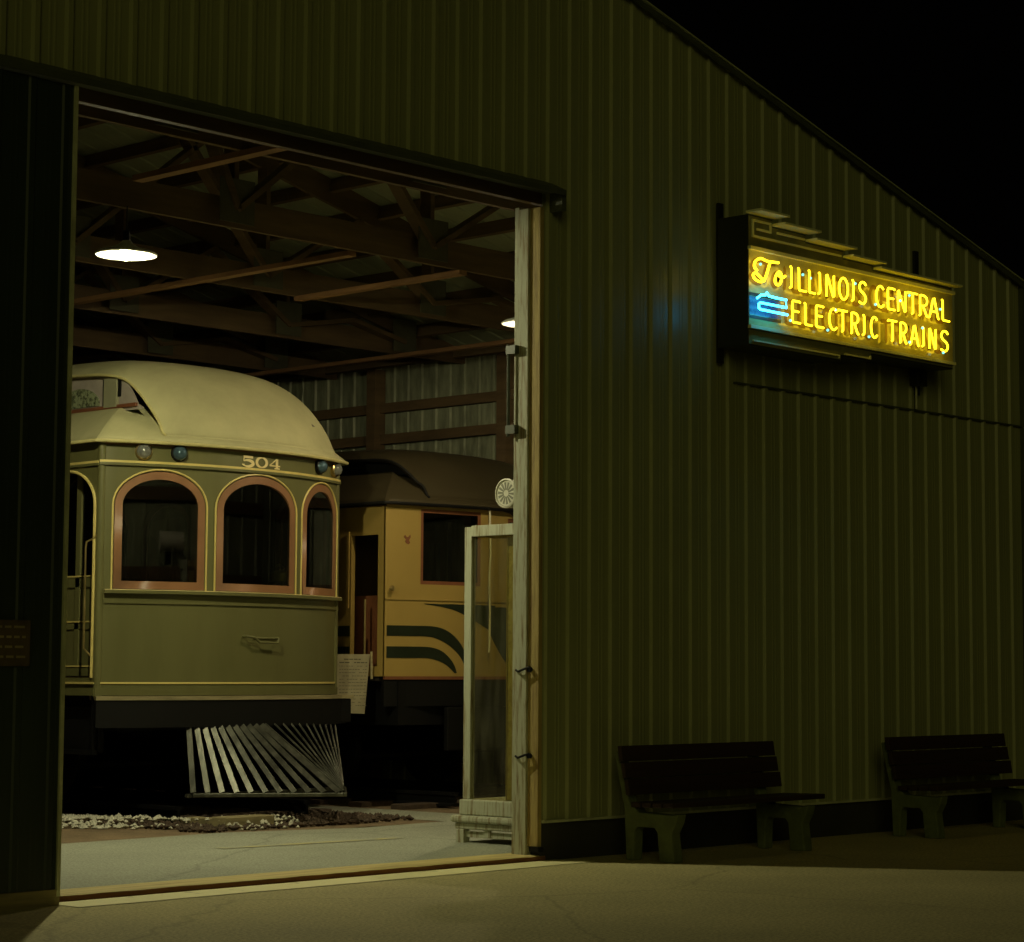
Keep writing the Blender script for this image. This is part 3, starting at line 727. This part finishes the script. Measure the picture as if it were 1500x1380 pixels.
# platform door (recessed)
dx = .07
door = MB().box((dx, 5.16, 1.26), (dx+.035, 5.98, 1.34)).box((dx, 5.21, 2.02), (dx+.035, 5.98, 2.11)).box((dx, 5.21, 1.66), (dx+.035, 5.98, 1.72)).box((dx, 5.21, 1.34), (dx+.035, 5.29, 3.0)).box((dx, 5.47, 1.34), (dx+.035, 5.54, 3.0)).box((dx, 5.90, 1.34), (dx+.035, 5.97, 3.0)).build('platform_door', M['olive'], car, bevel=.006)
MB().box((dx+.012, 5.28, 1.33), (dx+.024, 5.91, 2.04)).build('door_panel', M['olive'], door)
g = MB()
for z in (2.112, 1.722, 1.342): g.box((dx-.006, 5.22, z), (dx+.012, 5.97, z+.012))
g.build('door_stripe', M['pin'], door)
MB().box((dx+.018, 5.28, 2.10), (dx+.022, 5.91, 3.0)).build('pane', M['glass'], door)
g = MB(); g.tube([(c.x0-.0, 5.11, 2.46), (c.x0-.01, 5.14, 2.43), (c.x0-.05, 5.19, 2.40), (c.x0-.05, 5.20, 2.34), (c.x0-.05, 5.20, 1.50), (c.x0+.0, 5.15, 1.42)], .009, 8); g.build('handrail', M['brass'], car, smooth=True)
MB().box((.0, 5.2, 1.14), (2.68, 17.4, 1.2)).build('floor', M['mahog'], car)
MB().box((.03, 5.14, 3.20), (2.66, 17.4, 3.25)).build('ceiling', M['mahog'], car)
g = MB()
g.box((.0, 6.12, 1.2), (.95, 6.2, 3.2)); g.build('bulkhead', M['mahog'], car); MB().box((1.85, 6.12, 1.2), (2.68, 6.2, 3.2)).build('bulkhead', M['mahog'], car)
g = MB(); g.tube([(2.0, 5.05, 1.2), (2.0, 5.05, 2.12)], .03); g.lathe([(0,2.12),(.13,2.12),(.13,2.2),(.1,2.22),(0,2.22)], (2.0, 5.05, 0), 'Z', 20); g.tube([(2.0, 5.05, 2.24), (1.88, 4.97, 2.27), (1.80, 4.92, 2.25)], .012); g.build('controller', M['brass'], car, smooth=True)
g = MB(); g.tube([(1.25, 5.05, 1.2), (1.25, 5.05, 2.05)], .02); g.build('brake_stand', M['black'], car)
for i in range(8):
    for x in (.42, 2.26): MB().box((x-.38, 7+i*1.0, 1.2), (x+.38, 7.4+i*1.0, 1.62)).box((x-.38, 7.4+i*1.0, 1.2), (x+.38, 7.48+i*1.0, 2.2)).build('bench_seat', M['mahog'], car)
MB().box((.15, 5.0, .80), (2.55, 17.3, 1.10)).build('underframe', M['black'], car)
MB().box((.06, 5.15, .62), (.12, 17, 1.0)).build('side_sill', M['black'], car)
MB().box((.0, 5.14, .60), (.05, 6.0, .64)).box((.0, 5.14, .64), (.03, 5.17, 1.1)).build('step', M['black'], car)
bogie(car, 1.34, 7.4); bogie(car, 1.34, 14.8)

# ---- yellow interurban
yc = thing('yellow_interurban_car', 'orange yellow rail car with dark green curved stripes and brown roof', 'rail car', 'rail cars in the shed')
y = Car(3.31, 6.01, 5.1, 6.0, 2.93, .555, ov=.06, deck=.36)
car_roof(y, yc, M['brown'], M['brown'], M['black'], clere=M['black'])
def ya(x, z=0): return x - y.xc
def yfx(X, z, d=0): return y.arc(X-y.xc, z, d)
YW = [(3.70, 4.46, 2.15, 2.88, 2.88), (4.84, 5.60, 2.02, 2.84, 2.84)]
wall(y.arc, -y.half, y.half, 1.265, 2.90, [(ya(a), ya(b), *r) for a, b, *r in YW], .15).build('front_panel', M['yellow'], yc, smooth=True)
for a, b, zb, zs, zt in YW:
    wn = (ya(a), ya(b), zb, zs, zt)
    fr = ring(y.arc, wn, .0, -.035, -.045, -.008).build('window_frame', M['red'], yc)
    pane(y.arc, wn, -.03, -.012).build('pane', M['glass'], fr)
    g = MB(); mx = (wn[0]+wn[1])/2
def yb(z0, z1, d0, d1, m, name): return band(z0, z1, d0, d1, m, name, yc, y)
yb(1.995, 2.012, 0, .012, M['yellow'], 'belt_rail'); yb(1.235, 1.264, -.02, .012, M['red'], 'bottom_rail')
yb(.98, 1.233, -.05, .0, M['black'], 'bumper'); yb(2.885, 2.91, 0, .02, M['yellow'], 'cornice')
def ribb(T, B, n=5, d=(.002, .0045), name='stripe', m='green', fn=yfx):
    T = spline(T, n); B = spline(B, n); return MB().ribbon(T, B, fn, *d).build(name, M[m], yc)
ribb([(3.32,1.75),(3.60,1.75),(3.87,1.745),(4.04,1.70),(4.18,1.60),(4.27,1.46),(4.305,1.30)], [(3.32,1.65),(3.60,1.65),(3.82,1.645),(3.98,1.60),(4.12,1.52),(4.22,1.42),(4.28,1.295)])
ribb([(3.32,1.55),(3.60,1.55),(3.82,1.545),(3.96,1.51),(4.06,1.44),(4.12,1.37),(4.15,1.30)], [(3.32,1.44),(3.58,1.44),(3.78,1.44),(3.90,1.42),(4.0,1.385),(4.07,1.34),(4.125,1.295)])
ribb([(3.74,1.965),(4.0,1.965),(4.2,1.965),(4.66,1.965)], [(3.75,1.96),(4.0,1.93),(4.2,1.88),(4.58,1.72)])
ribb([(4.58,1.94),(4.75,1.95),(4.93,1.93),(5.02,1.85)], [(4.58,1.70),(4.66,1.58),(4.80,1.42),(4.98,1.27)], d=(.0022,.0048))
ribb([(5.04,1.86),(5.2,1.94),(5.38,1.965),(5.60,1.965)], [(5.04,1.84),(5.2,1.86),(5.38,1.93),(5.58,1.96)], d=(.0025,.005))
# brown dip of the roof line above the dash centre, lamp bracket and the little crest by the window
MB().prism([(4.62,2.93),(5.4,2.93),(5.1,2.90),(4.98,2.80),(4.86,2.885)], lambda a, b, d: yfx(a, b, d), .021, .026).build('roof_dip', M['brown'], yc)
MB().prism([(3.515,2.62),(3.50,2.60),(3.53,2.575),(3.515,2.56),(3.53,2.54),(3.555,2.53),(3.575,2.545),(3.56,2.57),(3.58,2.60),(3.575,2.625),(3.55,2.60),(3.535,2.60)], lambda a, b, d: yfx(a, b, d), .002, .005).build('crest', M['red'], yc)
MB().lathe([(0,-.04),(.02,-.035),(.028,-.015),(.02,0)], (3.35, 5.06, 2.10), 'Y', 12).build('door_knob', M['brass'], yc, smooth=True)
# sides
YD = (5.20, 5.58, 1.36, 2.62, 2.62)
ysw = [(6.1+i*.95, 6.1+i*.95+.72, 2.05, 2.72, 2.72) for i in range(11)]
wall(y.left, 5.12, 17.4, 1.265, 2.90, [YD]+ysw, .5).build('side_panel', M['yellow'], yc)
wall(y.right, 5.12, 17.4, 1.265, 2.90, ysw, .5).build('side_panel', M['yellow'], yc)
for wn in ysw:
    fr = ring(y.left, wn, 0, -.04, -.04, .0035).build('window_frame', M['red'], yc); pane(y.left, wn, -.03, -.02).build('pane', M['glass'], fr)
MB().box((y.x0-.004, 5.59, 1.65), (y.x0, 17.4, 1.75)).box((y.x0-.004, 5.59, 1.44), (y.x0, 17.4, 1.55)).build('stripe', M['green'], yc)
MB().box((3.40, 5.17, 1.3), (3.43, 5.62, 2.04)).build('vestibule_gate', M['red'], yc)
MB().box((3.30, 5.59, 1.92), (3.285, 5.62, 2.66)).build('door_post', M['yellow'], yc)
MB().box((3.34, 5.2, 1.22), (5.98, 17.3, 1.28)).build('floor', M['dark'], yc)
MB().box((3.34, 5.15, 2.86), (5.98, 17.3, 2.90)).build('ceiling', M['dark'], yc)
MB().box((3.36, 6.0, 1.28), (4.2, 6.06, 2.86)).build('bulkhead', M['mahog'], yc); MB().box((5.1, 6.0, 1.28), (5.96, 6.06, 2.86)).build('bulkhead', M['mahog'], yc)
MB().box((3.45, 5.05, .8), (5.9, 17.2, 1.22)).build('underframe', M['black'], yc)
MB().box((4.0, 4.93, .55), (5.3, 4.99, .97)).build('anti_climber', M['black'], yc, bevel=.01)
for yy in (5.3, 5.7): MB().tube([(3.25, yy, 1.42), (3.24, yy, 1.2), (3.24, yy, 2.0)], .011, 8).build('handrail', M['brass'], yc)
bogie(yc, 4.66, 7.4); bogie(yc, 4.66, 14.8)
g = MB(); cs = [(4.53, 4.90, 2.93), (4.53, 4.895, 2.7), (4.535, 4.89, 2.5), (4.52, 4.89, 2.2), (4.53, 4.89, 1.9), (4.525, 4.89, 1.5)]
g.tube(spline(cs, 4), .011, 6); g.build('trolley_rope', M['cloth'], yc, smooth=True)

# placard hung between the cars
pl = thing('placard', 'aged paper information placard hanging between the two rail cars', 'placard')
MB().add([(2.60,5.235,1.47),(3.25,5.235,1.475),(3.19,5.235,.91),(2.75,5.235,.925),(2.60,5.247,1.47),(3.25,5.247,1.475),(3.19,5.247,.91),(2.75,5.247,.925)], [(0,1,2,3),(7,6,5,4),(0,4,5,1),(1,5,6,2),(2,6,7,3),(3,7,4,0)]).build('board', M['paper'], pl)
g = MB()
for r in range(15):
    z = 1.42 - r*.031; x = 2.86 + (.06 if r == 0 else 0)
    while x < 3.20:
        ww = random.uniform(.012, .04)*(1.6 if r < 2 else 1); h = .010 if r < 2 else .005
        if random.random() < .88: g.box((x, 5.2335, z), (min(x+ww, 3.215), 5.2348, z+h))
        x += ww + .010
g.build('printed_text', M['ink'], pl)
MB().tube([(3.262, 5.228, 1.50), (3.262, 5.22, 1.24)], .012, 8).build('hanger', M['kick'], pl)

# ------------------------------------------------------------------ glazed booth inside the doorway
bo = thing('glazed_booth', 'tall weathered white framed glass booth with moulded base beside the door post', 'booth')
X0, X1, Y0, Y1 = .82, 1.45, .93, 1.55
def fr_(a, b, m='jamb', nm='stile'): return MB().box(a, b).build(nm, M[m], bo, bevel=.004)
fr_((X0, Y1-.075, .34), (X0+.05, Y1, 2.42)); fr_((X0, Y0, .34), (X0+.05, Y0+.06, 2.42))
fr_((X0-.006, Y0, 2.345), (X0+.05, Y1-.076, 2.43), nm='top_rail')
fr_((X1-.05, Y1-.07, .34), (X1, Y1, 2.42), 'jambf'); fr_((X1-.05, Y0, .34), (X1, Y0+.07, 2.42), 'jambf')
fr_((X0+.051, Y1-.05, 2.35), (X1-.051, Y1, 2.42), 'jambf', 'top_rail'); fr_((X0+.051, Y0, 2.35), (X1-.051, Y0+.05, 2.42), 'jambf', 'top_rail'); fr_((X1-.05, Y0+.071, 2.35), (X1, Y1-.071, 2.42), 'jambf', 'top_rail')
MB().box((X0+.02, Y0+.05, .34), (X0+.026, Y1-.07, 2.36)).build('pane', M['glassd'], bo)
MB().box((X1-.03, Y0+.06, .34), (X1-.024, Y1-.06, 2.36)).build('pane', M['glassd'], bo)
fr_((X0+.09, Y0+.075, .34), (X0+.125, Y0+.245, 2.34), 'sill', 'inner_stile')
MB().box((X0+.082, Y0+.239, .34), (X0+.089, Y0+.245, 2.34)).build('inner_edge', M['pin'], bo)
g = MB()
g.box((X0-.02, Y0-.02, .22), (X1+.02, Y1+.02, .338)); g.build('base_board', M['jamb'], bo, bevel=.01)
g = MB(); g.box((X0-.07, Y0-.05, .165), (X1+.07, Y1+.07, .219)); g.build('base_moulding', M['jamb'], bo, bevel=.018)
MB().box((X0-.045, Y0-.03, .115), (X1+.045, Y1+.04, .164)).build('base_plinth', M['jamb'], bo, bevel=.01)
MB().box((X0-.03, Y0+.3, .06), (X0-.01, Y0+.36, .114)).box((X0-.02, Y0, .055), (X0, Y1, .10)).build('base_slat', M['jamb'], bo)
for yy in (Y1-.03, Y0): 
    for xx in (X0-.05, X1-.02): MB().box((xx, yy-.03, .0), (xx+.07, yy+.05, .114)).build('foot', M['jamb'], bo, bevel=.006)
# round slotted siren
si = thing('siren', 'round white slotted siren mounted above the glass booth beside the door post', 'siren')
sx, sy, sz = .62, .905, 2.64
MB().lathe([(0,.002),(.106,.002),(.112,-.004),(.112,-.016),(.10,-.022),(.094,-.012),(.0,-.012)], (sx, sy, sz), 'X', 40).build('face', M['white'], si, smooth=True)
g = MB()
for k in range(14):
    a = 2*pi*k/14+.1
    q = [(.026,-.07),(.084,-.095),(.084,.095),(.026,.07)]
    g.prism([(r*cos(a+da*(1.2 if r < .05 else 1.0)), r*sin(a+da*(1.2 if r < .05 else 1.0))) for r, da in [(.026,-.16),(.084,-.115),(.084,.115),(.026,.16)]], lambda u, v, d: (d, sy+u, sz+v), sx-.0135, sx-.0122)
g.build('slots', M['slot'], si)
MB().lathe([(0,.23),(.09,.23),(.105,.21),(.105,.003),(0,.003)], (sx, sy, sz), 'X', 36).build('housing', M['white'], si, smooth=True)
MB().bar((sx+.1, sy-.09, sz), (sx+.1, .09, sz), .05, .03).bar((sx+.1, .105, sz-.2), (sx+.1, .105, sz+.12), .06, .012).build('bracket', M['black'], si)

# ------------------------------------------------------------------ neon sign
sg = thing('neon_sign', 'lit yellow neon sign with a blue arrow and stepped top on the wall', 'sign')
SX, SY = 1.95, -.35            # left edge, face plane
sf = lambda u, z, d=0: (SX+u, SY-d, z)
# cabinet body with stepped crown and stepped foot
out = [(0,3.79),(1.20,3.79),(1.20,3.83),(1.62,3.83),(1.62,3.885),(2.83,3.885),(2.83,4.585),(1.66,4.585),(1.66,4.625),(1.24,4.625),(1.24,4.685),(.74,4.685),(.74,4.745),(.31,4.745),(.31,4.80),(0,4.80)]
MB().prism(out, lambda a, b, d: (SX+a, d, b), SY, SY+.30).build('cabinet', M['cab'], sg, bevel=.004)
MB().box(sf(.004, 3.945, 0), sf(2.826, 4.525, .004)).build('face_panel', M['panel'], sg)
MB().prism([(.004,4.56),(2.82,4.56),(2.82,4.575),(1.65,4.575),(1.65,4.615),(1.23,4.615),(1.23,4.675),(.73,4.675),(.73,4.735),(.30,4.735),(.30,4.79),(.004,4.79)], sf, .0, .004).prism([(.004,3.80),(1.19,3.80),(1.19,3.84),(1.61,3.84),(1.61,3.895),(2.82,3.895),(2.82,3.912),(.004,3.912)], sf, .0, .004).build('frieze_panel', M['frieze'], sg)
MB().box(sf(-.006, 4.526, 0), sf(2.836, 4.552, .03)).build('trim_bar', M['bar'], sg)
MB().box(sf(-.006, 3.918, 0), sf(2.836, 3.944, .03)).build('trim_bar', M['bar'], sg)
# overhanging caps
for a, b, z, dd in ((-.03,.335,4.803,.15), (.30,.775,4.748,.13), (.73,1.275,4.688,.12), (1.23,1.70,4.628,.11), (1.65,2.86,4.588,.09)):
    MB().box(sf(a, z, .0), sf(b, z+.018, dd)).build('cap', M['bar'], sg, bevel=.002)
g = MB()
def line(P, w_=.016, d0=.005, d1=.018):
    for p, q in zip(P, P[1:]):
        if abs(p[0]-q[0]) > abs(p[1]-q[1]): g.box(sf(min(p[0], q[0])-w_/2, p[1]-w_/2, d0), sf(max(p[0], q[0])+w_/2, p[1]+w_/2, d1))
        else: g.box(sf(p[0]-w_/2+.0003, min(p[1], q[1])+w_/2, d0), sf(p[0]+w_/2-.0003, max(p[1], q[1])-w_/2, d1))
g = MB(); line([(.10,4.693),(.265,4.693),(.265,4.757),(.045,4.757),(.045,4.635),(1.19,4.635)]); g.build('key_pattern', M['bar'], sg); g = MB(); line([(.36,4.70),(.70,4.70)]); g.build('key_pattern', M['bar'], sg)
g = MB(); line([(.05,3.828),(1.16,3.828),(1.16,3.80)], .012); g.build('key_pattern', M['bar'], sg); g = MB(); line([(1.25,3.848),(1.59,3.848),(1.59,3.878)], .012)
g.build('key_pattern', M['bar'], sg)
for x in (.02, 2.72):
    MB().box((SX+x, -.048, 3.68), (SX+x+.06, -.024, 4.93)).box((SX+x+.01, -.06, 4.02), (SX+x+.05, -.0485, 4.06)).build('wall_bracket', M['cab'], sg)
def I_(x, a, b): return [[(x-.022, a+.004), (x-.004, a+.012), (x, a+.03), (x, b-.01), (x-.014, b)]]
def glyph(ch, x0, x1, a, b):
    h = b-a; w_ = x1-x0
    P = lambda L: [(x0+u*w_, a+v*h) for u, v in L]
    if ch == 'I': return I_((x0+x1)/2, a, b)
    if ch == 'L': return [P([(-.12,1),(.0,.96),(0,.06),(.08,0),(1,0)])]
    if ch == 'E': return [P([(1,.97),(.9,1),(.1,1),(0,.94),(0,.06),(.1,0),(1,0)]), P([(.0,.52),(.8,.52)])]
    if ch == 'N': return [P([(0,-.02),(0,.97),(.08,1),(.92,0),(1,.03),(1,1)])]
    if ch == 'T': return [P([(0,.94),(.04,1),(1,1)]), P([(.55,.98),(.55,.04),(.44,0)])]
    if ch == 'O': return [[(x0+w_*(.5+.5*sin(2*pi*i/24)), a+h*(.5+.5*cos(2*pi*i/24))) for i in range(25)]]
    if ch == 'C': return [[(x0+w_*(.55-.55*sin(t)), a+h*(.5+.5*cos(t))) for t in [lerp(-.75, pi+.75, i/20) for i in range(21)]]]
    if ch == 'S': return [spline(P([(1,.88),(.7,1),(.3,.97),(.05,.78),(.25,.58),(.75,.44),(.97,.24),(.75,.03),(.35,-.01),(0,.06)]), 4)]
    if ch == 'R': return [P([(-.1,0),(0,.03),(0,1)]) + spline(P([(0,1),(.5,1),(.92,.88),(.9,.62),(.5,.5),(.1,.49)]), 3)[1:], P([(.42,.48),(.85,.06),(1.0,0)])]
    if ch == 'A': return [P([(-.08,.0),(0,.03),(.44,.97),(.54,1),(.96,.03),(1.04,0)]), P([(.17,.33),(.83,.33)])]
T1 = [('I',.445,.465),('L',.552,.645),('L',.688,.762),('I',.818,.838),('N',.915,1.015),('O',1.085,1.205),('I',1.27,1.29),('S',1.36,1.455),
      ('C',1.60,1.71),('E',1.765,1.865),('N',1.912,2.02),('T',2.05,2.195),('R',2.235,2.345),('A',2.375,2.51),('L',2.575,2.675)]
T2 = [('E',.465,.565),('L',.632,.717),('E',.775,.872),('C',.95,1.055),('T',1.065,1.19),('R',1.255,1.345),('I',1.417,1.437),('C',1.522,1.612),
      ('T',1.762,1.887),('R',1.945,2.03),('A',2.092,2.205),('I',2.272,2.292),('N',2.368,2.465),('S',2.545,2.65)]
TD = .07
DEP = {'d': TD}
def tubes(paths, name, m, r=.0085, ghost=True):
    g = MB()
    for P in paths:
        Q = [sf(u, z, DEP['d']) for u, z in P]
        Q = [sf(P[0][0], P[0][1], .012)] + Q + [sf(P[-1][0], P[-1][1], .012)] if name == 'neon_letter' and False else Q
        g.tube(Q, r, 8)
    o = g.build(name, m, sg, smooth=True)
    if ghost:
        if r > .009: paths = [[(max(.012, u+.045), z) for u, z in P] for P in paths]
        g = MB()
        for k, P in enumerate(paths): stroke(sf, [(u+.0, z) for u, z in P], .034, .0045+.0006*k, .0060+.0006*k, g=g)
        g.build('painted_reflection', M['ltr'], o)  # brown letter copies on the panel, painted in for the tubes' reflections
    return o
for L, a, b in ((T1, 4.272, 4.445), (T2, 4.012, 4.180)):
    for ch, x0, x1 in L: tubes(glyph(ch, x0, x1, a, b), 'neon_letter', M['neony'])
tubes([spline([(.02,4.355),(-.015,4.385),(.005,4.43),(.07,4.455),(.15,4.445),(.29,4.452)], 5), spline([(.185,4.445),(.155,4.38),(.12,4.31),(.07,4.275),(.0,4.285),(-.03,4.315),(.0,4.335),(.06,4.31),(.11,4.285)], 5)], 'neon_letter', M['neony'], .010)
tubes([spline([(.30,4.385),(.265,4.36),(.245,4.31),(.265,4.28),(.30,4.285),(.325,4.325),(.32,4.37),(.295,4.38),(.30,4.35),(.345,4.345),(.375,4.36)], 5)], 'neon_letter', M['neony'], .010)
DEP['d'] = .10
tubes([[(-.02,4.135),(.03,4.165),(.085,4.172),(.10,4.192),(.125,4.170),(.20,4.166),(.345,4.166),(.345,4.106),(.02,4.106),(.0,4.095),(.0,4.065),(.02,4.054),(.36,4.052)]], 'neon_arrow', M['neonb'], .0095, False)
g = MB(); lp = [(-.02,4.135),(.03,4.16),(.13,4.163),(.355,4.166),(.355,4.030),(-.02,4.035)]
MB().box(sf(.006, 4.028, .0045), sf(.40, 4.168, .006)).build('added_backing', M['navy'], sg); stroke(sf, [(.006,4.185),(.40,4.185)], .026, .0045, .0062, g=g).build('backing_band', M['cab'], sg); stroke(sf, [(.006,4.012),(.40,4.012)], .025, .0045, .006).build('backing_band', M['cab'], sg)  # navy patch and dark bands added so the lit tubes stand out
g = MB()
for u, z in ((.60,4.40),(.70,4.385),(.06,4.41),(1.305,4.42),(1.585,4.285),(1.94,4.36),(2.075,4.42),(2.535,4.36),(.435,4.02),(.925,4.0),(1.03,4.175),(1.49,4.01),(2.07,4.03),(2.265,4.17),(2.575,3.995)):
    MB().lathe([(0,-.012),(.009,-.008),(.012,0),(.009,.008),(0,.012)], sf(u, z, TD+.002), 'Z', 12).build('glint_bead', M['glint'], sg, smooth=True)  # glints at the tube ends, put in as small glowing beads
# small conduit box under the sign
o = thing('junction_box', 'small dark electrical box and conduit on the wall below the neon sign', 'electrical box')
MB().box((4.60, -.12, 3.75), (4.74, -.025, 3.88)).build('box', M['cab'], o, bevel=.008); MB().tube([(4.67, -.05, 3.75), (4.67, -.05, 3.56)], .01).build('conduit', M['edge'], o)

# ------------------------------------------------------------------ benches
def bench(x, label):
    t = thing('park_bench', label, 'bench', 'benches along the shed wall', (x, 0, 0))
    for xx in (.0, 1.5):
        P = [(-.80,.0),(-.665,.0),(-.645,.20),(-.62,.232),(-.46,.232),(-.44,.21),(-.43,.0),(-.36,.0),(-.345,.36),(-.25,.745),(-.285,.75),(-.39,.40),(-.44,.375),(-.47,.335),(-.78,.325),(-.83,.335),(-.815,.27),(-.775,.20)]
        MB().prism(P, lambda a, b, d: (d, a, b), xx+.0, xx+.10).build('leg', M['benchc'], t, bevel=.01)
    for i in range(4):
        yy = -.815+i*.098; MB().box((-.035, yy, .376-.002*i), (1.74, yy+.084, .412-.002*i)).build('seat_slat', M['benchw'], t, bevel=.005)
    for i in range(3):
        z = .455+i*.115; yb_ = -.405+(z-.42)*.27
        MB().prism([(yb_-.035, z), (yb_, z-.002), (yb_+.018, z+.106), (yb_-.017, z+.108)], lambda a, b, d: (d, a, b), -.04, 1.72).build('back_slat', M['benchw'], t, bevel=.004)
    return t
b1 = bench(.52, 'wooden slat bench with a concrete end leg just right of the doorway')
b2 = bench(.52, 'second slat bench, in deep shadow below the right end of the neon sign'); b2.location.x = 3.80
